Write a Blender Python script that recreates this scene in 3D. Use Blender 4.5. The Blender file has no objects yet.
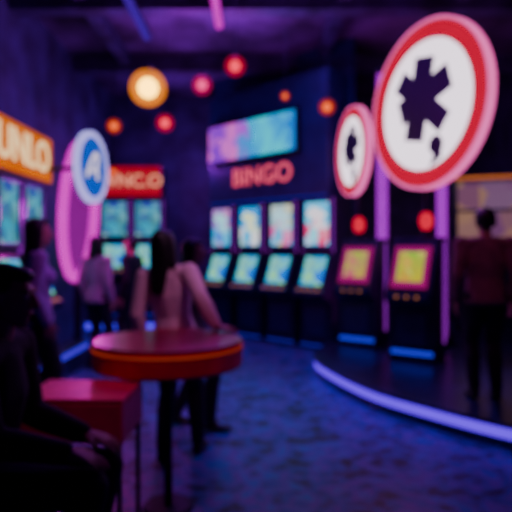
import bpy, bmesh, math, random
from mathutils import Vector, Matrix
random.seed(4)
SC = bpy.context.scene
C = SC.collection
R = math.radians
V3 = Vector

# ------------------------------------------------------------------ materials
def mat(name, col, rough=.5, metal=0.0, var=.25, scale=9.0, emis=None, es=0.0, spec=.5, bump=0.0):
    m = bpy.data.materials.new(name); m.use_nodes = True
    nt = m.node_tree; b = nt.nodes['Principled BSDF']
    tc = nt.nodes.new('ShaderNodeTexCoord'); nz = nt.nodes.new('ShaderNodeTexNoise')
    nz.inputs['Scale'].default_value = scale; nz.inputs['Detail'].default_value = 4
    nt.links.new(tc.outputs['Object'], nz.inputs['Vector'])
    rp = nt.nodes.new('ShaderNodeValToRGB')
    a = [c * (1 - var) for c in col]; z = [min(1, c * (1 + var)) for c in col]
    rp.color_ramp.elements[0].color = (*a, 1); rp.color_ramp.elements[0].position = .3
    rp.color_ramp.elements[1].color = (*z, 1); rp.color_ramp.elements[1].position = .7
    nt.links.new(nz.outputs['Fac'], rp.inputs['Fac']); nt.links.new(rp.outputs['Color'], b.inputs['Base Color'])
    b.inputs['Roughness'].default_value = rough; b.inputs['Metallic'].default_value = metal
    b.inputs['Specular IOR Level'].default_value = spec
    if emis:
        b.inputs['Emission Color'].default_value = (*emis, 1); b.inputs['Emission Strength'].default_value = es
    if bump:
        bp = nt.nodes.new('ShaderNodeBump'); bp.inputs['Strength'].default_value = bump
        nt.links.new(nz.outputs['Fac'], bp.inputs['Height']); nt.links.new(bp.outputs['Normal'], b.inputs['Normal'])
    return m

def glow(name, col, strength, var=.12, scale=3.0, clear=0.0):
    m = bpy.data.materials.new(name); m.use_nodes = True
    nt = m.node_tree; nt.nodes.clear()
    out = nt.nodes.new('ShaderNodeOutputMaterial'); em = nt.nodes.new('ShaderNodeEmission')
    tc = nt.nodes.new('ShaderNodeTexCoord'); nz = nt.nodes.new('ShaderNodeTexNoise'); nz.inputs['Scale'].default_value = scale
    rp = nt.nodes.new('ShaderNodeValToRGB')
    rp.color_ramp.elements[0].color = (*[c * (1 - var) for c in col], 1)
    rp.color_ramp.elements[1].color = (*[min(1, c * (1 + var)) for c in col], 1)
    nt.links.new(tc.outputs['Object'], nz.inputs['Vector']); nt.links.new(nz.outputs['Fac'], rp.inputs['Fac'])
    nt.links.new(rp.outputs['Color'], em.inputs['Color']); em.inputs['Strength'].default_value = strength
    if clear:      # see-through emissive shell that imitates a lamp's halo
        tr = nt.nodes.new('ShaderNodeBsdfTransparent'); mx = nt.nodes.new('ShaderNodeMixShader'); mx.inputs['Fac'].default_value = clear
        nt.links.new(em.outputs['Emission'], mx.inputs[1]); nt.links.new(tr.outputs['BSDF'], mx.inputs[2])
        nt.links.new(mx.outputs['Shader'], out.inputs['Surface'])
    else:
        nt.links.new(em.outputs['Emission'], out.inputs['Surface'])
    return m

def screen(name, cols, scale, strength, axis=None):
    """glowing game screen: blocky procedural picture made of the given colours"""
    m = bpy.data.materials.new(name); m.use_nodes = True
    nt = m.node_tree; nt.nodes.clear()
    out = nt.nodes.new('ShaderNodeOutputMaterial'); em = nt.nodes.new('ShaderNodeEmission')
    tc = nt.nodes.new('ShaderNodeTexCoord'); vo = nt.nodes.new('ShaderNodeTexVoronoi'); vo.inputs['Scale'].default_value = scale
    sp = nt.nodes.new('ShaderNodeSeparateColor'); rp = nt.nodes.new('ShaderNodeValToRGB')
    nt.links.new(tc.outputs['Object'], vo.inputs['Vector']); nt.links.new(vo.outputs['Color'], sp.inputs['Color'])
    cr = rp.color_ramp
    while len(cr.elements) < len(cols): cr.elements.new(.5)
    for i, c in enumerate(cols):
        cr.elements[i].position = i / max(1, len(cols) - 1); cr.elements[i].color = (*c, 1)
    if axis is None:
        nt.links.new(sp.outputs['Red'], rp.inputs['Fac'])
    else:
        sx = nt.nodes.new('ShaderNodeSeparateXYZ'); nt.links.new(tc.outputs['Object'], sx.inputs['Vector'])
        mr = nt.nodes.new('ShaderNodeMapRange'); mr.inputs['From Min'].default_value = axis[0]; mr.inputs['From Max'].default_value = axis[1]
        nt.links.new(sx.outputs['X'], mr.inputs['Value'])
        ma = nt.nodes.new('ShaderNodeMath'); ma.operation = 'MULTIPLY_ADD'; ma.inputs[1].default_value = .28
        nt.links.new(sp.outputs['Red'], ma.inputs[0]); nt.links.new(mr.outputs['Result'], ma.inputs[2])
        sb = nt.nodes.new('ShaderNodeMath'); sb.operation = 'SUBTRACT'; sb.inputs[1].default_value = .14
        nt.links.new(ma.outputs[0], sb.inputs[0]); nt.links.new(sb.outputs[0], rp.inputs['Fac'])
    nt.links.new(rp.outputs['Color'], em.inputs['Color']); em.inputs['Strength'].default_value = strength
    nt.links.new(em.outputs['Emission'], out.inputs['Surface'])
    return m

def carpet():
    m = bpy.data.materials.new('carpet'); m.use_nodes = True
    nt = m.node_tree; b = nt.nodes['Principled BSDF']
    tc = nt.nodes.new('ShaderNodeTexCoord')
    n1 = nt.nodes.new('ShaderNodeTexNoise'); n1.inputs['Scale'].default_value = 3.4; n1.inputs['Detail'].default_value = 3; n1.inputs['Distortion'].default_value = 1.4
    vo = nt.nodes.new('ShaderNodeTexVoronoi'); vo.inputs['Scale'].default_value = 10.0; vo.feature = 'SMOOTH_F1'
    mx = nt.nodes.new('ShaderNodeMath'); mx.operation = 'MULTIPLY_ADD'; mx.inputs[1].default_value = .5
    for t in (n1, vo): nt.links.new(tc.outputs['Object'], t.inputs['Vector'])
    nt.links.new(vo.outputs['Distance'], mx.inputs[0]); nt.links.new(n1.outputs['Fac'], mx.inputs[2])
    rp = nt.nodes.new('ShaderNodeValToRGB'); cr = rp.color_ramp
    cols = [(.52, (.004, .001, .030)), (.61, (.06, .002, .19)), (.69, (.004, .07, .36)), (.78, (.17, .003, .36)), (.92, (.004, .17, .46))]
    while len(cr.elements) < len(cols): cr.elements.new(.5)
    for i, (p, c) in enumerate(cols):
        cr.elements[i].position = p; cr.elements[i].color = (*c, 1)
    nt.links.new(mx.outputs[0], rp.inputs['Fac']); nt.links.new(rp.outputs['Color'], b.inputs['Base Color'])
    b.inputs['Roughness'].default_value = .36; b.inputs['Specular IOR Level'].default_value = .35
    n2 = nt.nodes.new('ShaderNodeTexNoise'); n2.inputs['Scale'].default_value = 60
    nt.links.new(tc.outputs['Object'], n2.inputs['Vector'])
    bp = nt.nodes.new('ShaderNodeBump'); bp.inputs['Strength'].default_value = .2; bp.inputs['Distance'].default_value = .02
    nt.links.new(n2.outputs['Fac'], bp.inputs['Height']); nt.links.new(bp.outputs['Normal'], b.inputs['Normal'])
    return m

M = dict(
    carpet=carpet(),
    wall=mat('dark_wall', (.055, .003, .16), .6, var=.6, scale=2),
    ceil=mat('dark_ceiling', (.10, .003, .17), .7, var=.95, scale=1.0),
    beam=mat('beam_paint', (.045, .003, .12), .5, var=.6, scale=3),
    navy=mat('navy_panel', (.012, .005, .10), .4, scale=4),
    black=mat('black_gloss', (.008, .006, .02), .3),
    cab=mat('cabinet_lacquer', (.010, .006, .05), .3),
    bezel=mat('bezel_metal', (.05, .03, .18), .35, .6),
    deck=mat('platform_deck', (.012, .004, .07), .28, var=.5, scale=3, spec=.7),
    red=mat('red_table_lacquer', (.75, .02, .06), .40, var=.15),
    redtop=mat('red_table_top', (.34, .022, .06), .3, var=.25),
    redbox=mat('red_box_lacquer', (.60, .01, .12), .45, var=.15),
    boxtop=mat('rose_box_top', (.85, .05, .18), .42, var=.12),
    steel=mat('dark_steel', (.012, .008, .03), .5, .4),
    skin=mat('skin_tone', (.50, .25, .20), .6, var=.08),
    hair=mat('dark_hair', (.006, .004, .008), .5, var=.4, scale=40),
    blouse=mat('pale_blouse', (.84, .52, .66), .75, var=.08),
    pinktop=mat('pink_top', (.62, .18, .48), .75, var=.12),
    viotop=mat('violet_top', (.38, .07, .58), .75, var=.12),
    darktop=mat('dark_jacket', (.010, .005, .02), .85, var=.3),
    darkplum=mat('dark_plum_top', (.04, .012, .05), .85, var=.3),
    plumtop=mat('plum_jacket', (.24, .08, .13), .85, var=.3),
    trouser=mat('dark_trousers', (.010, .005, .026), .8, var=.3),
    shoe=mat('dark_shoes', (.01, .007, .014), .45),
    eye=mat('eye_white', (.7, .66, .66), .2, var=.05),
    lip=mat('lips', (.45, .14, .16), .4, var=.05),
    violet=glow('violet_strip', (.11, .004, 1.0), 1.7),
    blue=glow('blue_strip', (.02, .03, 1.0), .9),
    bluelow=glow('platform_blue_strip', (.07, .01, 1.0), 1.6),
    bluedim=glow('dim_blue_strip', (.04, .005, .9), .4),
    plinthblue=glow('plinth_blue_strip', (.07, .01, 1.0), .9),
    magenta=glow('magenta_neon', (1.0, .0, .74), 1.05),
    purple=glow('purple_neon', (.5, .0, .85), .5),
    column=glow('magenta_column', (.58, .0, .90), .8),
    purpledim=glow('purple_backlit', (.60, .0, .62), .42),
    ctube=glow('ceiling_tube_magenta', (.85, .0, .72), 1.0),
    ctubeblue=glow('ceiling_tube_blue', (.14, .0, .9), .4),
    white=glow('white_sign_face', (1.0, .82, 1.0), 2.1, var=.04),
    redglow=glow('red_sign_ring', (1.0, .0, .055), .72, var=.1),
    rimpink=glow('pink_sign_edge', (1.0, .12, .45), 1.4),
    blueface=glow('blue_sign_face', (.0, .12, .95), .65),
    cyanrim=glow('violet_sign_edge', (.40, .35, 1.0), 1.5),
    orange=glow('orange_sign_face', (1.0, .15, .0), .85, var=.25),
    redface=glow('red_sign_face', (1.0, .0, .04), .5, var=.25),
    letter=glow('pale_letters', (.85, .72, 1.0), 1.1, var=.05),
    amber=glow('warm_letters', (1.0, .60, .28), 1.6, var=.05),
    redletter=glow('rose_letters', (1.0, .32, .20), 1.2, var=.05),
    bingo=glow('pink_letters', (1.0, .08, .17), 1.15, var=.15),
    mark=mat('black_mark', (.004, .003, .012), .7),
    lampyel=glow('yellow_lamp_bulb', (1.0, .50, .04), 16.0),
    lampred=glow('red_lamp_bulb', (1.0, .03, .07), 3.0),
    lampora=glow('orange_lamp_bulb', (1.0, .13, .02), 2.6),
    lamppnk=glow('pink_lamp_bulb', (1.0, .04, .22), 2.6),
    lampyel_g=glow('yellow_lamp_halo', (1.0, .22, .0), 1.5, clear=.5),  # lamp halos imitated by translucent emissive colour, one per lamp colour
    lampred_g=glow('red_lamp_halo', (1.0, .0, .05), .7, clear=.55),
    lampora_g=glow('orange_lamp_halo', (1.0, .05, .01), .7, clear=.55),
    lamppnk_g=glow('pink_lamp_halo', (1.0, .0, .16), .7, clear=.55),
    kioskred=glow('red_beacon_glass', (1.0, .01, .05), 1.0),
    kscreen=screen('kiosk_screen_a', [(.75, .62, .02), (.35, .7, .05), (.9, .45, .05), (.75, .85, .12)], 9, .85),
    kscreen2=screen('kiosk_screen_b', [(.85, .55, .1), (.55, .75, .08), (.9, .12, .25), (.8, .75, .12)], 9, .75),
    kborder=glow('kiosk_screen_border', (.8, .0, .35), .42),
    scrA=screen('game_screen_teal', [(.0, .32, .85), (.4, .85, 1), (.0, .50, 1), (.0, .20, .9), (.9, .25, .6)], 6, 1.1),
    scrB=screen('game_screen_aqua', [(.0, .42, .9), (.8, .95, .6), (.85, .85, 1), (.0, .52, 1), (.0, .25, .9)], 6, 1.15),
    scrC=screen('game_screen_mint', [(.0, .34, .9), (.45, .85, 1), (.95, .12, .48), (.0, .50, 1), (.9, .75, .35)], 6, 1.15),
    scrD=screen('game_screen_rose', [(.0, .52, 1), (.95, .88, 1), (.95, .03, .2), (.25, .8, 1), (.0, .48, 1)], 6, 1.25),
    scrE=screen('game_screen_shop', [(.0, .13, .45), (.0, .45, .72), (.3, .65, .7), (.03, .04, .6), (.10, .45, .35)], 7, .8),
    low=screen('lower_game_screen', [(.0, .18, 1), (.0, .5, 1), (.3, .85, .4), (.0, .10, .95)], 8, 1.05),
    video=screen('video_wall_picture', [(.30, .01, .8), (1.0, .16, .75), (.50, .04, .9), (.0, .32, .95), (.0, .62, 1), (.0, .8, 1), (.0, .5, 1), (.0, .2, .85)], 4.5, 1.0, (-1.15, .70)),
    warm=screen('warm_display_back', [(.6, .26, .26), (.75, .4, .27), (.35, .10, .33), (.45, .22, .45)], 3, .4),
    warmstrip=glow('warm_strip', (1.0, .22, .05), .6),
    tband=glow('painted_edge_glow', (1.0, .05, .02), .32, var=.6, scale=3),  # emission standing in for orange light on the table edge
    button=glow('lit_buttons', (1.0, .3, .1), .5),
)

# ------------------------------------------------------------------ mesh builder
class MB:
    def __init__(s): s.bm = bmesh.new()
    def box(s, c, size, rot=None):
        m = Matrix.Translation(c) @ (rot.to_4x4() if rot else Matrix.Identity(4)) @ Matrix.Diagonal((*size, 1))
        bmesh.ops.create_cube(s.bm, size=1, matrix=m); return s
    def cyl(s, p0, p1, r0, r1=None, seg=24):
        p0, p1 = V3(p0), V3(p1); d = p1 - p0
        q = V3((0, 0, 1)).rotation_difference(d.normalized()).to_matrix().to_4x4()
        bmesh.ops.create_cone(s.bm, cap_ends=True, segments=seg, radius1=r0, radius2=r0 if r1 is None else r1, depth=d.length,
                              matrix=Matrix.Translation((p0 + p1) / 2) @ q); return s
    def sph(s, c, r, seg=20):
        r = r if isinstance(r, (tuple, list)) else (r, r, r)
        bmesh.ops.create_uvsphere(s.bm, u_segments=seg, v_segments=seg // 2 + 2, radius=1, matrix=Matrix.Translation(c) @ Matrix.Diagonal((*r, 1))); return s
    def poly(s, pts, ext):
        a = [s.bm.verts.new(p) for p in pts]; b = [s.bm.verts.new(V3(p) + V3(ext)) for p in pts]; n = len(pts)
        s.bm.faces.new(a); s.bm.faces.new(b[::-1])
        for i in range(n): s.bm.faces.new((a[i], b[i], b[(i + 1) % n], a[(i + 1) % n]))
        bmesh.ops.recalc_face_normals(s.bm, faces=s.bm.faces); return s
    def ring(s, c, r0, r1, y0, y1, sx=1, sz=1, seg=64):
        rows = []
        for i in range(seg):
            a = 2 * math.pi * i / seg; ca, sa = math.cos(a) * sx, math.sin(a) * sz
            rows.append([s.bm.verts.new((c[0] + ca * r, c[1] + y, c[2] + sa * r)) for r, y in ((r0, y0), (r1, y0), (r1, y1), (r0, y1))])
        for i in range(seg):
            p, q = rows[i], rows[(i + 1) % seg]
            for k in range(4): s.bm.faces.new((p[k], p[(k + 1) % 4], q[(k + 1) % 4], q[k]))
        bmesh.ops.recalc_face_normals(s.bm, faces=s.bm.faces); return s
    def tube(s, pts, r, closed=False, seg=10):
        pts = [V3(p) for p in pts]; n = len(pts); rows = []
        for i, p in enumerate(pts):
            if closed: t = pts[(i + 1) % n] - pts[i - 1]
            else: t = pts[min(i + 1, n - 1)] - pts[max(i - 1, 0)]
            t.normalize()
            up = V3((0, 0, 1)) if abs(t.z) < .95 else V3((0, 1, 0))
            a = t.cross(up).normalized(); b = t.cross(a)
            rows.append([s.bm.verts.new(p + (a * math.cos(2 * math.pi * k / seg) + b * math.sin(2 * math.pi * k / seg)) * r) for k in range(seg)])
        for i in range(n if closed else n - 1):
            p, q = rows[i], rows[(i + 1) % n]
            for k in range(seg): s.bm.faces.new((p[k], p[(k + 1) % seg], q[(k + 1) % seg], q[k]))
        if not closed:
            s.bm.faces.new(rows[0]); s.bm.faces.new(rows[-1][::-1])
        bmesh.ops.recalc_face_normals(s.bm, faces=s.bm.faces); return s
    def build(s, name, m, parent=None, smooth=False, bevel=0, loc=None):
        me = bpy.data.meshes.new(name); s.bm.to_mesh(me); s.bm.free()
        return link(name, me, m, parent, smooth, bevel, loc)

def link(name, me, m, parent=None, smooth=False, bevel=0, loc=None):
    me.materials.clear(); me.materials.append(m)
    o = bpy.data.objects.new(name, me); C.objects.link(o)
    if parent: o.parent = parent
    if loc: o.location = loc
    if smooth:
        me.polygons.foreach_set('use_smooth', [True] * len(me.polygons))
    if bevel:
        b = o.modifiers.new('bevel', 'BEVEL'); b.width = bevel; b.segments = 2; b.limit_method = 'ANGLE'
    return o

def thing(name, label, cat, loc=(0, 0, 0), rotz=0, group=None):
    o = bpy.data.objects.new(name, None); C.objects.link(o)
    o.location = loc; o.rotation_euler = (0, 0, rotz); o['label'] = label; o['category'] = cat
    o.empty_display_size = .1
    if group: o['group'] = group
    return o

def struct(name, mb, m):
    o = mb.build(name, m); o['kind'] = 'structure'; return o

def text(name, s, size, depth, m, parent, loc, space=1.0):
    cu = bpy.data.curves.new(name, 'FONT'); cu.body = s; cu.size = size; cu.extrude = depth; cu.align_x = 'CENTER'; cu.align_y = 'CENTER'
    cu.offset = size * .018; cu.space_character = space
    t = bpy.data.objects.new(name + '_tmp', cu); C.objects.link(t)
    bpy.context.view_layer.update()
    me = bpy.data.meshes.new_from_object(t.evaluated_get(bpy.context.evaluated_depsgraph_get()))
    bpy.data.objects.remove(t)
    me.transform(Matrix.Rotation(R(90), 4, 'X')); me.name = name
    return link(name, me, m, parent, loc=loc)

# ------------------------------------------------------------------ room
XL, XR, YB, YF, ZC = -3.1, 4.6, 12.0, -2.5, 4.8
W = XR - XL; D = YB - YF; cx = (XL + XR) / 2; cy = (YB + YF) / 2
struct('floor', MB().box((cx, cy, -.05), (W, D, .1)), M['carpet'])
struct('ceiling', MB().box((cx, cy, ZC + .05), (W, D, .1)), M['ceil'])
struct('wall_left', MB().box((XL - .05, cy, ZC / 2), (.1, D, ZC)), M['wall'])
struct('wall_right', MB().box((XR + .05, cy, ZC / 2), (.1, D, ZC)), M['wall'])
struct('wall_back', MB().box((cx, YB + .05, ZC / 2), (W, .1, ZC)), M['wall'])
struct('wall_front', MB().box((cx, YF - .05, ZC / 2), (W, .1, ZC)), M['wall'])
for i, y in enumerate((4.6, 7.0, 9.4)):
    struct('trim_%d' % (i + 1), MB().box((cx, y, ZC - .14), (W, .22, .28)), M['beam'])
for i, x in enumerate((-2.2, 1.1, 2.6)):
    struct('trim_%d' % (i + 4), MB().box((x, cy, ZC - .09), (.16, D, .18)), M['beam'])
# partition behind the machine bank
u = V3((.718, -.697, 0)); nb = V3((.697, .718, 0))
p0 = V3((-1.25, 10.28, 0)) + nb * .68; p1 = V3((1.05, 8.05, 0)) + nb * .68
mid = (p0 + p1) / 2
struct('wall_partition', MB().box((mid.x, mid.y, ZC / 2), ((p1 - p0).length, .08, ZC), Matrix.Rotation(R(-44.2), 3, 'Z')), M['navy'])

# ------------------------------------------------------------------ platform
def spline(P, n=10):
    out = []
    for i in range(len(P) - 1):
        a, b, c, d = P[max(i - 1, 0)], P[i], P[i + 1], P[min(i + 2, len(P) - 1)]
        for k in range(n):
            t = k / n
            out.append(tuple(.5 * ((2 * b[j]) + (-a[j] + c[j]) * t + (2 * a[j] - 5 * b[j] + 4 * c[j] - d[j]) * t * t + (-a[j] + 3 * b[j] - 3 * c[j] + d[j]) * t ** 3) for j in (0, 1)))
    out.append(P[-1]); return out
edge = spline([(1.24, 7.93), (.92, 7.4), (.74, 6.75), (.84, 6.05), (1.10, 5.25), (1.43, 4.72), (1.9, 4.14), (2.6, 3.5), (3.5, 3.1), (4.58, 2.9)])
stage = thing('stage_platform', 'low curved dark platform edged with a glowing violet light strip', 'platform')
MB().poly([(x, y, 0) for x, y in edge] + [(4.58, 9.2, 0), (2.45, 9.1, 0), (1.75, 8.42, 0)], (0, 0, .198)).build('platform_body', M['deck'], stage)
def ribbon(pts, z0, z1, out, name, m, parent):
    mb = MB(); rows = []
    for i, p in enumerate(pts):
        a = V3((*pts[max(i - 1, 0)], 0)); b = V3((*pts[min(i + 1, len(pts) - 1)], 0)); t = (b - a).normalized(); n = V3((t.y, -t.x, 0))
        if n.dot(V3((3.2, 6.3, 0)) - V3((*p, 0))) > 0: n = -n
        q = V3((*p, 0))
        rows.append([mb.bm.verts.new(q + n * o + V3((0, 0, z))) for o, z in ((.0, z0), (out, z0), (out, z1), (.0, z1))])
    for i in range(len(rows) - 1):
        for k in range(4): mb.bm.faces.new((rows[i][k], rows[i][(k + 1) % 4], rows[i + 1][(k + 1) % 4], rows[i + 1][k]))
    mb.bm.faces.new(rows[0]); mb.bm.faces.new(rows[-1][::-1])
    bmesh.ops.recalc_face_normals(mb.bm, faces=mb.bm.faces)
    return mb.build(name, m, parent)
ls = ribbon(edge, .080, .165, .025, 'light_strip', M['violet'], stage); ls['label'] = 'glowing violet light strip'
ribbon(edge, .165, .198, .035, 'edge_trim', M['bezel'], stage)

# ------------------------------------------------------------------ gaming machines
def machine(label, loc, rotz, up, low, group):
    t = thing('gaming_machine', label, 'gaming machine', loc, rotz, group)
    prof = [(.08, 0), (.08, .72), (-.14, .80), (-.14, .87), (-.06, .92), (.14, 1.45), (.14, 2.30), (.6, 2.30), (.6, 0)]
    MB().poly([(-.3, y, z) for y, z in prof], (.6, 0, 0)).build('cabinet', M['cab'], t, bevel=.012)
    MB().box((0, .128, 1.90), (.47, .022, .66)).build('upper_screen', M[up], t, bevel=.01)
    f = MB()
    for x in (-.258, .258): f.box((x, .12, 1.90), (.046, .05, .75))
    for z in (1.55, 2.25): f.box((0, .12, z), (.56, .05, .045))
    f.build('screen_frame', M['bezel'], t, bevel=.006)
    sl = math.atan2(.20, .53); rot = Matrix.Rotation(-sl, 3, 'X')
    MB().box(V3((0, .04, 1.185)) + rot @ V3((0, -.008, 0)), (.40, .022, .46), rot).build('lower_screen', M[low], t, bevel=.008)
    dr = Matrix.Rotation(math.atan2(.05, .08), 3, 'X')
    dk = MB().box(V3((0, -.10, .895)) + dr @ V3((0, 0, .004)), (.52, .09, .014), dr).build('button_deck', M['bezel'], t)
    for i in range(4):
        c = V3((-.18 + .12 * i, -.10, .895))
        MB().cyl(c, c + dr @ V3((0, 0, .024)), .024, seg=16).build('button', M['button'], dk)
    for x in (-.29, .29):
        MB().box((x, .132, 1.87), (.014, .02, .82)).build('side_light', M['purple'], t)
    MB().box((0, .073, .06), (.56, .016, .03)).build('kick_light', M['bluedim'], t)
    MB().box((0, .07, .42), (.40, .02, .42)).build('belly_door', M['navy'], t, bevel=.01)
    return t
pl, pr = V3((-.96, 10.0, 0)), V3((1.10, 8.0, 0))
labs = ['gaming machine with a teal upper screen, leftmost under the bingo letters',
        'gaming machine with pale aqua screen, second from left under the bingo letters',
        'gaming machine with pink and blue screen, third from left under the bingo letters',
        'gaming machine with white and rose screen, rightmost in the bingo bank']
for i, (l, s_) in enumerate(zip(labs, ('scrA', 'scrB', 'scrC', 'scrD'))):
    machine(l, pl.lerp(pr, (i + .5) / 4), R(-44.2), s_, 'low', 'gaming machines under the bingo canopy')
# canopy above the bank
cm = pl.lerp(pr, .5)
can = thing('machine_canopy', 'tall navy canopy panel with glowing BINGO letters above the machine bank', 'sign', (cm.x, cm.y, 2.30), R(-44.2))
MB().box((-.08, .34, .98), (2.70, .4, 1.96)).build('canopy_panel', M['navy'], can, bevel=.02)
text('lettering', 'BINGO', .42, .008, M['bingo'], can, (-.12, .13, .44), 1.06)['label'] = 'glowing pinkish red letters'
MB().box((-.08, .13, .03), (2.66, .02, .02)).build('light_strip', M['bluedim'], can)
vid = thing('video_screen', 'wide cyan video screen, purple at its left end, above the BINGO letters', 'screen', (cm.x, cm.y, 3.02), R(-44.2))
MB().box((-.32, .1, .36), (2.12, .08, .72)).build('screen_housing', M['black'], vid, bevel=.01)
MB().box((-.32, .052, .36), (2.02, .02, .62)).build('display', M['video'], vid)

# left wall machines
for i, y in enumerate((5.15, 5.80, 6.45)):
    machine(['gaming machine with green and teal screens, nearest the camera along the left wall',
             'gaming machine with teal screens, middle one below the orange sign',
             'gaming machine with teal screens, below the right end of the orange sign'][i],
            (-2.49, y, 0), R(90), 'scrE', 'low', 'gaming machines along the left wall')
bs = thing('orange_sign', 'orange lit box sign with pale capital letters on left wall', 'sign', (-2.95, 6.75, 2.38), R(90))
MB().box((-.35, -.0, .32), (2.3, .29, .64)).build('sign_box', M['black'], bs, bevel=.015)
sf = MB().box((-.35, -.152, .32), (2.22, .02, .58)).build('sign_face', M['orange'], bs)
text('lettering', 'UNLO', .54, .008, M['amber'], sf, (-.10, -.168, .32))['label'] = 'warm pale glowing letters'
# back left
lp = thing('low_platform', 'low platform with blue lit front edge under the red sign machines', 'platform', (-2.33, 10.7, 0))
MB().box((0, 0, .1), (1.5, 1.5, .2)).build('platform_body', M['deck'], lp, bevel=.01)
MB().box((0, -.76, .12), (1.5, .02, .12)).build('light_strip', M['bluelow'], lp)
for i, x in enumerate((-2.72, -2.08)):
    machine(['gaming machine with teal screen below the left half of the red sign',
             'gaming machine with teal screen below the right half of the red sign'][i],
            (x, 10.45, .2), 0, 'scrE', 'low', 'gaming machines below the red sign')
rs = thing('red_sign', 'red lit box sign with pale capital letters at the far left', 'sign', (-2.42, 10.5, 2.50))
MB().box((0, .25, .31), (1.26, .5, .62)).build('sign_box', M['black'], rs, bevel=.015)
sf = MB().box((0, -.012, .31), (1.2, .02, .56)).build('sign_face', M['redface'], rs)
text('lettering', 'WNC.O', .34, .008, M['redletter'], sf, (.03, -.028, .31))['label'] = 'bright orange-rose glowing letters'

# curb light under the left wall machines
cb = thing('machine_plinth', 'dark plinth with blue lit edge in front of the left wall machines', 'plinth', (-2.33, 6.0, 0))
MB().box((0, 0, .16), (.22, 2.6, .32)).build('plinth_body', M['deck'], cb, bevel=.01)
MB().box((.118, 0, .26), (.016, 2.56, .06)).build('light_strip', M['plinthblue'], cb)

# oval neon pylon
ov = thing('neon_oval_sign', 'tall oval purple sign outlined in magenta neon on dark foot', 'sign', (-2.50, 7.75, 0), R(34))
MB().cyl((0, 0, 0), (0, 0, .05), .24).build('foot', M['steel'], ov, bevel=.01)
MB().cyl((0, .03, .05), (0, .03, 1.2), .05).build('post', M['steel'], ov, smooth=False)
MB().ring((0, .0, 2.06), .001, 1, -.03, .05, .20, .92).build('panel', M['purpledim'], ov)
MB().tube([(.22 * math.cos(a) + .05 * math.sin(a), -.02, 2.06 + .95 * math.sin(a)) for a in [2 * math.pi * k / 64 for k in range(64)]], .075, True).build('neon_tube', M['magenta'], ov, True)
# blue round sign
bl = thing('round_wall_sign', 'round blue sign with white mark beside the magenta neon oval', 'sign', (-2.16, 7.2, 2.58), R(82))
fc = MB().ring((0, 0, 0), .001, .39, -.03, .0).build('face', M['blueface'], bl)
MB().ring((0, 0, 0), .39, .47, -.04, .02).build('rim', M['cyanrim'], bl)
MB().cyl((0, .01, 0), (.12, .93, 0), .03).build('bracket', M['steel'], bl)
def bar(mb, a, b, w, y, dep=.02):
    a, b = V3((a[0], y, a[1])), V3((b[0], y, b[1])); d = (b - a).normalized(); n = V3((-d.z, 0, d.x)) * w / 2
    mb.poly([a - n, a + n, b + n, b - n], (0, -dep, 0))
def stroke(mb, pts, w, y, dep=.012, n=8):
    """flat brush stroke along a smooth curve in the XZ plane"""
    P = spline(pts, n); rows = []
    for i, p in enumerate(P):
        a, b = P[max(i - 1, 0)], P[min(i + 1, len(P) - 1)]; t = V3((b[0] - a[0], 0, b[1] - a[1])).normalized(); nn = V3((-t.z, 0, t.x)) * w / 2
        c = V3((p[0], y, p[1])); e = V3((0, -dep, 0))
        rows.append([mb.bm.verts.new(q) for q in (c - nn, c + nn, c + nn + e, c - nn + e)])
    for i in range(len(rows) - 1):
        for k in range(4): mb.bm.faces.new((rows[i][k], rows[i][(k + 1) % 4], rows[i + 1][(k + 1) % 4], rows[i + 1][k]))
    mb.bm.faces.new(rows[0]); mb.bm.faces.new(rows[-1][::-1]); bmesh.ops.recalc_face_normals(mb.bm, faces=mb.bm.faces)
mk = MB()
stroke(mk, [(-.20, -.14), (-.10, .02), (.04, .17), (.13, .15), (.10, -.0), (.13, -.15)], .065, -.031)
stroke(mk, [(-.08, -.06), (.02, -.03), (.14, .02)], .05, -.034)
mk.build('symbol', M['letter'], fc)['label'] = 'slanted curved white mark'

# ------------------------------------------------------------------ kiosks with round signs on top
def kiosk(label, loc, scr):
    t = thing('game_kiosk', label, 'kiosk', loc, R(-36.9), 'kiosks on the curved platform')
    prof = [(.1, 0), (.1, .60), (-.04, .72), (-.04, .80), (.2, 1.40), (.2, 1.45), (.5, 1.45), (.5, 0)]
    MB().poly([(-.28, y, z) for y, z in prof], (.56, 0, 0)).build('cabinet', M['cab'], t, bevel=.015)
    sl = math.atan2(.24, .60); rot = Matrix.Rotation(-sl, 3, 'X'); c = V3((0, .08, 1.10)); nrm = rot @ V3((0, -1, 0))
    MB().box(c + nrm * .008, (.44, .02, .52), rot).build('screen_border', M['kborder'], t, bevel=.006)
    MB().box(c + nrm * .02, (.31, .016, .37), rot).build('screen', M[scr], t, bevel=.006)
    MB().box((0, .092, .10), (.5, .016, .05)).build('kick_light', M['blue'], t)
    MB().box((0, .092, .36), (.36, .016, .36)).build('service_door', M['navy'], t, bevel=.01)
    lg = MB().box((0, -.05, .76), (.46, .03, .05)).build('button_ledge', M['bezel'], t, bevel=.008)
    for i in range(3): MB().cyl((-.12 + .12 * i, -.06, .76), (-.12 + .12 * i, -.072, .76), .018, seg=14).build('button', M['button'], lg)
    for x in (-.285, .285): MB().box((x, .4, .8), (.014, .05, 1.2)).build('side_light', M['purple'], t)
    return t
kiosk('dark kiosk with yellow screen under the large round sign', (1.76, 6.35, .2), 'kscreen')
kiosk('dark kiosk with orange and pink screen under the smaller round sign', (1.30, 7.35, .2), 'kscreen2')

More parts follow.
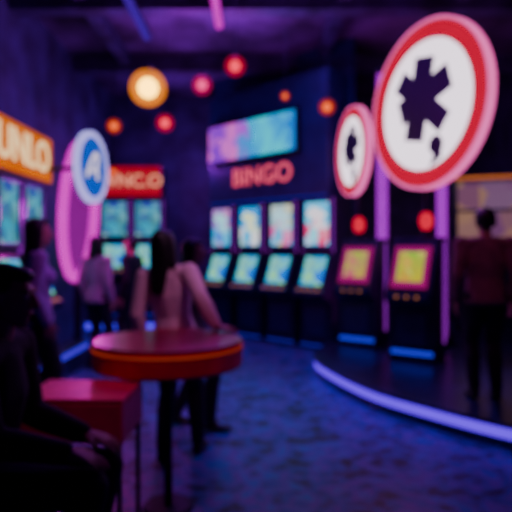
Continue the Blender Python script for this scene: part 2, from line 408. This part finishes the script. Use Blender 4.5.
def disc_sign(label, loc, rotz, h, r, alt, dx=0):
    t = thing('round_sign', label, 'sign', loc, rotz, 'round red ringed signs above the kiosks')
    MB().cyl((0, 0, 0), (0, 0, .03), .09).build('base_plate', M['steel'], t)
    MB().cyl((0, 0, .03), (0, 0, h + r * .3), .035).build('post', M['steel'], t)
    MB().sph((0, 0, .2), (.085, .085, .12)).build('beacon', M['kioskred'], t, True)['label'] = 'red glowing beacon'
    fc = MB().ring((dx, -.08, h), .001, r * .765, -.035, .03).build('face', M['white'], t); fc['label'] = 'white lit face'
    MB().ring((dx, -.08, h), r * .765, r * .965, -.045, .035).build('ring', M['redglow'], t)['label'] = 'red lit ring'
    MB().ring((dx, -.08, h), r * .965, r, -.05, .04).build('edge', M['rimpink'], t)['label'] = 'bright pink edge band'
    k = MB(); y = -.118; s = r
    # bold slanted asterisk of thick uneven straight strokes, comma at its lower right
    if not alt: ox, oz, bars = -.08, .09, ((.10, .48, .50, .32), (.50, .16, .36, .30), (.42, -.36, .46, .27))
    else: ox, oz, bars = -.02, .10, ((.20, .42, .42, .34), (.54, .06, .40, .28), (.36, -.38, .38, .28))
    for j, (dx_, dz_, back, w) in enumerate(bars):
        q = back / math.hypot(dx_, dz_)
        bar(k, (dx + (ox - dx_ * q) * s, h + (oz - dz_ * q) * s), (dx + (ox + dx_) * s, h + (oz + dz_) * s), w * s, y - .0012 * j, .012)
    cxx, cz = dx + .20 * s, h - .50 * s; cs = s * 1.6
    k.poly([(cxx + .07 * cs * math.cos(a_), y, cz + .07 * cs * math.sin(a_)) for a_ in [2 * math.pi * i / 16 for i in range(16)]], (0, -.012, 0))
    k.poly([(cxx + .068 * cs, y - .002, cz + .02 * cs), (cxx + .05 * cs, y - .002, cz - .1 * cs), (cxx - .06 * cs, y - .002, cz - .15 * cs), (cxx - .01 * cs, y - .002, cz - .05 * cs)], (0, -.012, 0))
    k.build('symbol', M['mark'], fc)['label'] = 'small dark asterisk-like mark with comma' if alt else 'black chunky asterisk-like mark with comma'
    return t
disc_sign('large round red and white sign with chunky black mark on near kiosk', (2.06, 6.66, 1.65), R(-66), 3.216 - 1.65, 1.0, False, .10)
disc_sign('smaller round red and white sign with black mark on far kiosk', (1.43, 7.64, 1.65), R(-80), 2.865 - 1.65, .62, True)

# magenta neon columns
def column(label, loc, z1, r):
    t = thing('neon_column', label, 'neon light', loc, 0, 'neon columns on the platform')
    MB().cyl((0, 0, 0), (0, 0, .12), r * 2.2).build('base', M['steel'], t, bevel=.01)
    MB().cyl((0, 0, .12), (0, 0, z1), r).build('tube', M['column'], t, True)
    MB().cyl((0, 0, z1), (0, 0, z1 + .08), r * 1.4).build('cap', M['steel'], t, bevel=.01)
column('tall purple neon column between the two round signs', (1.87, 8.15, .2), 3.9, .08)
column('purple neon column behind the large round sign', (2.55, 7.55, .2), 3.1, .07)

# right display cabinet
dc = thing('display_cabinet', 'warm lit glass display cabinet behind the standing person on right', 'cabinet', (3.9, 8.8, .2), R(-20))
b = MB()
for x in (-.66, .66): b.box((x, .25, 1.25), (.06, .5, 2.5))
b.box((0, .25, 2.47), (1.38, .5, .06)); b.box((0, .25, .5), (1.38, .5, 1.0))
b.build('carcass', M['cab'], dc, bevel=.01)
MB().box((0, .47, 1.7), (1.26, .04, 1.5)).build('back_panel', M['warm'], dc)
for z in (1.45, 1.95): MB().box((0, .25, z), (1.26, .4, .03)).build('shelf', M['bezel'], dc)
MB().box((0, -.01, 2.47), (1.38, .02, .05)).build('light_strip', M['warmstrip'], dc)

# ------------------------------------------------------------------ tables and stool
rt = thing('round_bar_table', 'round red bar table with thick rim in front of the standing woman', 'table', (-.51, 3.20, 0))
MB().cyl((0, 0, .835), (0, 0, .97), .43, seg=72).build('rim', M['red'], rt, bevel=.015)
MB().cyl((0, 0, .97), (0, 0, .985), .425, seg=72).build('tabletop', M['redtop'], rt, bevel=.005)
bd = MB(); rows = []
for k in range(72):
    a = 2 * math.pi * k / 72
    rows.append([bd.bm.verts.new((r * math.cos(a), r * math.sin(a), z)) for r, z in ((.429, .94), (.434, .94), (.434, .958), (.429, .958))])
for k in range(72):
    for j in range(4): bd.bm.faces.new((rows[k][j], rows[k][(j + 1) % 4], rows[(k + 1) % 72][(j + 1) % 4], rows[(k + 1) % 72][j]))
bmesh.ops.recalc_face_normals(bd.bm, faces=bd.bm.faces)
bd.build('painted_glow_band', M['tband'], rt)['label'] = 'thin glowing band imitating orange-red light on the table edge'  # not a lamp: emissive band imitates orange light catching the top edge
MB().cyl((0, 0, .025), (0, 0, .835), .024).build('pedestal', M['steel'], rt)
MB().cyl((0, 0, 0), (0, 0, .025), .15, .14, seg=40).build('base', M['steel'], rt, bevel=.005)
bt = thing('box_table', 'square red box topped side table on thin legs left of the round table', 'table', (-.84, 2.68, 0), R(-2))
MB().box((0, 0, .715), (.49, .38, .19)).build('box_top', M['redbox'], bt, bevel=.012)
MB().box((0, 0, .817), (.49, .38, .014)).build('tabletop', M['boxtop'], bt, bevel=.004)
for x in (-.225, .225):
    for y in (-.17, .17): MB().box((x, y, .31), (.02, .02, .62)).build('leg', M['steel'], bt)
SX = -.99
st = thing('bar_stool', 'dark round stool under the seated person in the left foreground', 'stool', (SX, 2.0, 0))
MB().cyl((0, 0, .53), (0, 0, .59), .19, seg=40).build('seat', M['black'], st, bevel=.02)
MB().cyl((0, 0, .03), (0, 0, .53), .03).build('post', M['steel'], st)
MB().cyl((0, 0, 0), (0, 0, .03), .23, .2, seg=40).build('base', M['steel'], st, bevel=.006)
fr = MB(); fr.tube([(.33 * math.cos(a), .33 * math.sin(a), .175) for a in [2 * math.pi * k / 48 for k in range(48)]], .014, True)
for k in range(3):
    a = k * 2.0944 + .5; fr.cyl((0, 0, .175), (.33 * math.cos(a), .33 * math.sin(a), .175), .01, seg=10)
fr.build('footrest', M['steel'], st)

# ------------------------------------------------------------------ pendants
def pendant(label, x, y, z, r, m):
    t = thing('pendant_lamp', label, 'lamp', (x, y, z), 0, 'globe pendants')
    MB().sph((0, 0, 0), r * 1.25, 28).build('globe', M[m + '_g'], t, True)  # outer emissive shell imitates the halo around the bulb
    MB().sph((0, 0, 0), r * .68, 20).build('bulb', M[m], t, True)
    MB().cyl((0, 0, r * 1.15), (0, 0, r * 1.5), r * .42, r * .3).build('cap', M['steel'], t)
    MB().cyl((0, 0, r * 1.45), (0, 0, ZC - z), .004, seg=8).build('cord', M['black'], t)
def pend(label, px, py, d, r, m): pendant(label, (px - 256) / 550 * d, d, 1.5 - (py - 250) / 550 * d, r, m)
pend('large bright yellow globe pendant lamp hanging left of the video screen', 148, 88, 6.0, .16, 'lampyel')
pend('red globe pendant, highest and nearest of the small pendants', 235, 66, 6.2, .09, 'lampred')
pend('pink globe pendant between the yellow lamp and the highest red pendant', 202, 85, 7.2, .10, 'lamppnk')
pend('red globe pendant below the large yellow lamp', 165, 123, 8.0, .10, 'lampred')
pend('small orange globe pendant between the video screen and smaller round sign', 327, 107, 6.6, .075, 'lampora')
pend('orange globe pendant above the red box sign', 114, 126, 8.8, .09, 'lampora')
pend('tiny orange globe pendant low beside the round blue sign', 113, 172, 9.0, .06, 'lampora')
pend('tiny orange globe pendant just above the right end of the video screen', 285, 96, 7.2, .045, 'lampora')

def ctube(label, x, y0, y1, m):
    t = thing('ceiling_tube_light', label, 'ceiling light', (x, (y0 + y1) / 2, ZC - .28), 0, 'ceiling tube lights')
    L = y1 - y0
    MB().box((0, 0, -.03), (.10, L, .06)).build('housing', M['steel'], t)
    MB().cyl((0, -L / 2 + .02, -.09), (0, L / 2 - .02, -.09), .05, seg=14).build('tube', M[m], t, True)
ctube('magenta ceiling tube light above the pink pendant', -.48, 5.6, 7.2, 'ctube')
ctube('blue-violet ceiling tube light left of the magenta one', -1.5, 4.8, 7.6, 'ctubeblue')

# ------------------------------------------------------------------ people
_b = bmesh.new(); bmesh.ops.create_icosphere(_b, subdivisions=2, radius=1); ICO = [v.co.copy() for v in _b.verts]; _b.free()
I3 = Matrix.Identity(3)
class Blob:
    def __init__(s): s.v = []; s.f = []
    def hull(s, *ells, inf=0.0, rot=I3):
        bm = bmesh.new()
        vs = []
        for c, r in ells:
            r = r if isinstance(r, tuple) else (r, r, r)
            for q in ICO: vs.append(bm.verts.new(V3(c) + rot @ V3((q.x * (r[0] + inf), q.y * (r[1] + inf), q.z * (r[2] + inf)))))
        res = bmesh.ops.convex_hull(bm, input=vs, use_existing_faces=False)
        dead = [g for g in res['geom_interior'] + res['geom_unused'] if isinstance(g, bmesh.types.BMVert)]
        bmesh.ops.delete(bm, geom=list(set(dead)), context='VERTS')
        bm.verts.index_update(); o = len(s.v)
        s.v += [v.co.copy() for v in bm.verts]; s.f += [[o + v.index for v in f.verts] for f in bm.faces]
        bm.free()
    def build(s, name, m, parent, sc, vox, sm=3):
        me = bpy.data.meshes.new(name); me.from_pydata([v * sc for v in s.v], [], s.f); me.update()
        o = bpy.data.objects.new('tmp', me); C.objects.link(o)
        r = o.modifiers.new('r', 'REMESH'); r.mode = 'VOXEL'; r.voxel_size = vox
        k = o.modifiers.new('s', 'SMOOTH'); k.factor = .5; k.iterations = sm
        bpy.context.view_layer.update()
        m2 = bpy.data.meshes.new_from_object(o.evaluated_get(bpy.context.evaluated_depsgraph_get()))
        bpy.data.objects.remove(o); bpy.data.meshes.remove(me)
        m2.name = name
        return link(name, m2, m, parent, True)

def ik(a, t, l1, l2, pole):
    d = t - a; L = min(d.length, (l1 + l2) * .999); d = d.normalized(); t = a + d * L
    x = (l1 * l1 - l2 * l2 + L * L) / (2 * L); h = math.sqrt(max(0, l1 * l1 - x * x))
    p = (pole - d * pole.dot(d)).normalized()
    return a + d * x + p * h, t

def person(label, loc, yaw, H, fem, top, hair='long', pelvis=.93, pitch=0, roll=0, hands=(None, None), hdir=(None, None), feet=(None, None),
           hyaw=0, hpitch=0, curl=.25, vox=.0065, legm='trouser', slim=1.0):
    s = H / 1.70; loc = V3(loc)
    root = thing('person', label, 'person', loc, yaw)
    inv = Matrix.Rotation(-yaw, 3, 'Z')
    L = lambda w: inv @ (V3(w) - loc) / s
    P = V3((0, 0, pelvis)); T = Matrix.Rotation(roll, 3, 'Y') @ Matrix.Rotation(-pitch, 3, 'X')
    tp = lambda x, y, z: P + T @ V3((x, y, z))
    sw = (.160 if fem else .185) * slim
    wr = (.112 if fem else .130) * slim
    pw = .152 * slim; cw = (.142 if fem else .158) * slim
    HM = T @ Matrix.Rotation(hyaw, 3, 'Z') @ Matrix.Rotation(-hpitch, 3, 'X')
    hc = tp(0, .015, .655); hp = lambda x, y, z: hc + HM @ V3((x, y, z))
    arms, legs = [], []
    for i, sd in enumerate((1, -1)):
        sh = tp(sd * sw, -.005, .455)
        if hands[i] is None: tgt = sh + V3((sd * .035, .05, -.505)); d = V3((0, .15, -1)).normalized(); n = V3((-sd, 0, 0))
        else:
            tgt = L(hands[i]); d = (inv @ V3(hdir[i])).normalized(); n = V3((0, 0, -1)); n = (n - d * n.dot(d)).normalized()
        el, wrp = ik(sh, tgt, .285, .25, V3((sd * .3, -1, -.2)))
        th = d.cross(n) if sd > 0 else n.cross(d)
        arms.append((sd, sh, el, wrp, d, n, th))
        hj = P + V3((sd * .085, 0, -.03))
        ft = feet[i]
        an = L(ft) if ft else V3((sd * .095, -.01, .088))
        kn, an = ik(hj, an, .43, .42, V3((sd * .05, 1, .25)))
        legs.append((sd, hj, kn, an))
    def torso(b, inf, neck=True):
        b.hull((tp(0, -.01, 0), (pw, .115, .085)), (tp(0, 0, .15), (wr, .088, .06)), inf=inf, rot=T)
        b.hull((tp(0, 0, .13), (wr, .088, .06)), (tp(0, .0, .30), (cw, .103, .08)), inf=inf, rot=T)
        b.hull((tp(0, 0, .30), (cw, .103, .08)), (tp(0, -.01, .435), (.115 * slim, .075, .045)), inf=inf, rot=T)
        b.hull((tp(-sw + .02, -.005, .447), .05), (tp(sw - .02, -.005, .447), .05), (tp(0, -.015, .485), (.06, .05, .03)), inf=inf, rot=T)
        if fem:
            for x in (-.065, .065): b.hull((tp(x, .075, .30), (.06, .05, .06)), inf=inf, rot=T)
        if neck: b.hull((tp(0, -.015, .46), .058), (hc + HM @ V3((0, -.015, -.06)), .05))
    def arm(b, inf, upto=1.0):
        for sd, sh, el, w, d, n, th in arms:
            b.hull((sh, .052 * slim), (el, .038), inf=inf)
            b.hull((el, .039), (el.lerp(w, .3), .040), inf=inf); b.hull((el.lerp(w, .3), .040), (el.lerp(w, upto), .027 + .012 * (1 - upto)), inf=inf)
    def leg(b, inf, upto=1.0):
        for sd, hj, kn, an in legs:
            b.hull((hj, .092 * slim), (hj.lerp(kn, .5), .074), inf=inf); b.hull((hj.lerp(kn, .5), .074), (kn, .055), inf=inf)
            k2 = kn.lerp(an, .32) + V3((0, -.012, 0))
            b.hull((kn, .055), (k2, .056), inf=inf); b.hull((k2, .056), (kn.lerp(an, upto), .038), inf=inf)
    def foot(b, inf):
        for sd, hj, kn, an in legs:
            o = V3((sd * .025, 0, 0))
            b.hull((an, .036), (an + V3((0, -.03, -.048)), (.032, .036, .028)), (an + V3((0, .05, -.045)), (.035, .04, .03)), inf=inf)
            b.hull((an + V3((0, -.03, -.05)), (.032, .036, .027)), (an + o * .5 + V3((0, .11, -.056)), (.042, .045, .022)), (an + o * .5 + V3((0, .16, -.06)), (.034, .03, .017)), inf=inf)
    B = Blob(); torso(B, 0); arm(B, 0); leg(B, 0); foot(B, 0)
    B.hull((hp(0, -.012, .028), (.074, .093, .086)), rot=HM)
    B.hull((hp(0, .018, 0), (.064, .072, .07)), (hp(0, .058, -.083), (.026, .024, .024)), (hp(.042, .012, -.055), .02), (hp(-.042, .012, -.055), .02), rot=HM)
    B.hull((hp(-.034, .074, .038), .013), (hp(.034, .074, .038), .013), rot=HM)
    B.hull((hp(0, .086, .022), .009), (hp(0, .106, -.016), .0125), rot=HM)
    B.hull((hp(-.012, .09, -.022), .009), (hp(.012, .09, -.022), .009), rot=HM)
    B.hull((hp(-.018, .078, -.048), .009), (hp(.018, .078, -.048), .009), (hp(0, .086, -.048), .010), rot=HM)
    for x in (-1, 1): B.hull((hp(x * .076, -.008, .012), (.010, .022, .022)), (hp(x * .074, -.002, -.018), (.009, .012, .014)), rot=HM)
    for sd, sh, el, w, d, n, th in arms:
        kn = [w + d * (.088 - .004 * abs(j - 1.2)) + th * (.033 - .022 * j) for j in range(4)]
        B.hull((w, .024), *[(k, .0115) for k in kn])
        B.hull((w + d * .02 + th * .02, .016), (w + d * .055 + th * .028, .014))
        for j, (k, ln) in enumerate(zip(kn, (.070, .079, .073, .057))):
            fd = (d + th * (.16 - .11 * j)).normalized(); p = k; ang = 0
            for q, (fr_, r0, r1) in enumerate(((.44, .0092, .0085), (.31, .0085, .008), (.25, .008, .0072))):
                ang += curl * (.7 if q == 0 else 1.0)
                e = p + (fd * math.cos(ang) + n * math.sin(ang)) * ln * fr_
                B.hull((p, r0), (e, r1)); p = e
        p = w + d * .028 + th * .028; e = p + (d * .65 + th * .75).normalized() * .042; e2 = e + (d * .9 + th * .35 + n * .2).normalized() * .03
        B.hull((p, .013), (e, .0105)); B.hull((e, .0105), (e2, .009))
    bo = B.build('body', M['skin'], root, s, vox, 2)
    S = Blob(); torso(S, .014, False); arm(S, .015, .97)
    S.hull((tp(0, -.01, 0), (pw + .006, .12, .05)), (tp(0, -.01, -.06), (pw + .014, .128, .03)), inf=.014, rot=T)
    S.hull((tp(0, -.015, .47), (.066, .058, .03)), (tp(0, -.015, .495), (.058, .054, .02)), rot=T)
    S.build('shirt', M[top], root, s, .009, 3)
    K = Blob(); leg(K, .013, .97); K.hull((P + V3((0, -.005, -.0)), (pw, .118, .08)), (P + V3((0, -.005, -.06)), (pw + .006, .118, .07)), inf=.008)
    K.build('trousers', M[legm], root, s, .009, 3)
    for i in (0, 1):
        F = Blob(); sv = legs[:]; legs[:] = [sv[i]]; foot(F, .006); legs[:] = sv
        F.build('shoe', M['shoe'], root, s, .007, 2)
    Hh = Blob()
    Hh.hull((hp(0, -.030, .044), (.083, .092, .086)), rot=HM)
    Hh.hull((hp(0, .03, .088), (.055, .055, .032)), (hp(0, -.03, .08), (.07, .07, .05)), rot=HM)
    for x in (-1, 1): Hh.hull((hp(x * .07, -.02, .05), (.018, .045, .04)), (hp(x * .07, -.045, -.02), (.018, .03, .03)), rot=HM)
    if hair == 'short':
        Hh.hull((hp(0, -.07, .02), (.06, .045, .05)), (hp(0, -.07, -.045), (.052, .03, .03)), rot=HM)
    else:
        bt_ = -.30 if hair == 'long' else -.14
        Hh.hull((hp(0, -.06, .02), (.08, .06, .06)), (hp(0, -.07, -.09), (.085, .048, .05)), rot=HM)
        Hh.hull((hp(0, -.07, -.09), (.085, .048, .05)), (hp(-.02, -.105, bt_), (.06, .03, .05)), rot=HM)
        for x in (-1, 1): Hh.hull((hp(x * .075, -.02, .02), (.02, .04, .05)), (hp(x * .085, -.03, -.14), (.022, .035, .04)), rot=HM)
    Hh.build('hair', M['hair'], root, s, .007, 3)
    for x in (-1, 1):
        MB().sph(hp(x * .031, .0745, .016) * s, (.0125 * s, .010 * s, .009 * s), 14).build('eye', M['eye'], bo, True)
    MB().sph(hp(0, .0855, -.048) * s, (.02 * s, .008 * s, .008 * s), 14).build('mouth', M['lip'], bo, True)
    return root

person('standing woman with long dark hair and pale blouse leaning on the round red table', (-.57, 3.90, 0), R(-10), 1.64, True, 'blouse', 'long',
       roll=R(-6), pitch=R(-6), hands=((-.255, 3.50, 1.018), None), hdir=((.75, -.55, -.12), None), feet=((-.43, 4.06, .085), None),
       hyaw=R(-12), hpitch=R(6), curl=.06, vox=.0055, slim=1.05)
person('person in dark clothes walking to the right just behind the leaning woman', (-.54, 4.66, 0), R(-90), 1.60, True, 'darkplum', 'bob',
       feet=((-.38, 4.56, .083), (-.70, 4.74, .083)), pelvis=.915)
person('person in violet top with dark hair standing at far left by the orange sign', (-1.83, 4.6, 0), R(-60), 1.76, True, 'viotop', 'long')
person('person in pink top and dark trousers standing below the round blue sign', (-2.02, 7.0, 0), R(-20), 1.68, True, 'pinktop', 'bob')
person('person in dark jacket facing the pink topped person below the red sign', (-1.72, 7.6, 0), R(75), 1.68, False, 'darktop', 'short')
person('person in plum jacket standing on the curved platform, back to the camera', (2.00, 4.80, .2), R(-8), 1.66, False, 'plumtop', 'short', slim=1.12)
dX = SX + .95
person('seated person in dark clothes at left foreground, hand resting on the knee', (SX, 2.0, 0), R(-90), 1.66, False, 'darktop', 'short',
       pelvis=.71, pitch=R(7), hands=((-.62 + dX, 1.90, .80), (-.62 + dX, 2.10, .80)), hdir=((1, .05, -.25), (1, -.05, -.25)),
       feet=((-.60 + dX, 1.91, .275), (-.60 + dX, 2.09, .275)), curl=.22, vox=.0055)

# ------------------------------------------------------------------ lights
def area(name, loc, aim, size, e, col):
    l = bpy.data.lights.new(name, 'AREA'); l.size = size; l.energy = e; l.color = col
    o = bpy.data.objects.new(name, l); C.objects.link(o); o.location = loc
    o.rotation_euler = (V3(aim) - V3(loc)).to_track_quat('-Z', 'Y').to_euler(); return o
def point(name, loc, e, col, r=.1):
    l = bpy.data.lights.new(name, 'POINT'); l.energy = e; l.color = col; l.shadow_soft_size = r
    o = bpy.data.objects.new(name, l); C.objects.link(o); o.location = loc
def spot(name, loc, aim, e, col, deg):
    l = bpy.data.lights.new(name, 'SPOT'); l.energy = e; l.color = col; l.spot_size = R(deg); l.spot_blend = .8; l.shadow_soft_size = .15
    o = bpy.data.objects.new(name, l); C.objects.link(o); o.location = loc
    o.rotation_euler = (V3(aim) - V3(loc)).to_track_quat('-Z', 'Y').to_euler()
area('ceiling_wash', (.0, 6.8, 4.4), (.0, 6.8, 0), 2.5, 48, (.22, .0, 1))
spot('table_fill', (.2, 1.5, 4.3), (-.68, 2.95, .8), 115, (1, .12, .42), 27)  # added spot to brighten the two tables, no fixture modelled
spot('blouse_fill', (.5, 2.4, 4.2), (-.60, 3.9, 1.3), 140, (.95, .36, .75), 20)  # added light on the woman's back and blouse, no fixture
spot('floor_fill', (.6, 5.2, 4.4), (.25, 5.0, 0), 125, (.05, .07, 1), 42)  # added blue light to tint the carpet, no fixture
spot('stage_person_fill', (.9, 2.6, 4.2), (1.98, 4.9, 1.4), 60, (1, .18, .45), 22)  # added light to lift the person on the platform, no fixture
spot('stage_sheen', (2.9, 8.6, 3.9), (1.5, 5.4, .2), 200, (.08, .02, 1), 40)  # added blue spot from behind, puts a sheen on the deck
spot('left_people_fill', (-.2, 3.6, 4.3), (-2.0, 5.6, 1.2), 120, (.9, .01, .9), 44)  # added purple fill on the people at left, no fixture
area('up_wash', (-.6, 7.6, 3.4), (-.6, 6.6, 4.8), 1.2, 50, (.55, .0, .90))  # added unseen uplight to tint the ceiling purple
point('neon_spill_left', (-2.1, 7.0, 2.0), 32, (1, .0, .75))
point('neon_spill_right', (1.45, 5.6, 2.9), 34, (.75, .0, .95))
point('neon_spill_back', (-1.4, 10.2, 3.2), 44, (.45, .0, 1))
w = bpy.data.worlds.new('world'); SC.world = w; w.use_nodes = True
nt = w.node_tree
nt.nodes['Background'].inputs['Color'].default_value = (.06, .01, .25, 1)
nt.nodes['Background'].inputs['Strength'].default_value = .05

# ------------------------------------------------------------------ camera
cam = bpy.data.cameras.new('camera'); co = bpy.data.objects.new('camera', cam); C.objects.link(co)
co.location = (0, 0, 1.5); co.rotation_euler = (R(90), 0, 0)
cam.sensor_width = 36; cam.lens = 36 * 550 / 512; cam.shift_y = -6 / 512
cam.dof.use_dof = True; cam.dof.focus_distance = .8; cam.dof.aperture_fstop = 2.9
SC.camera = co
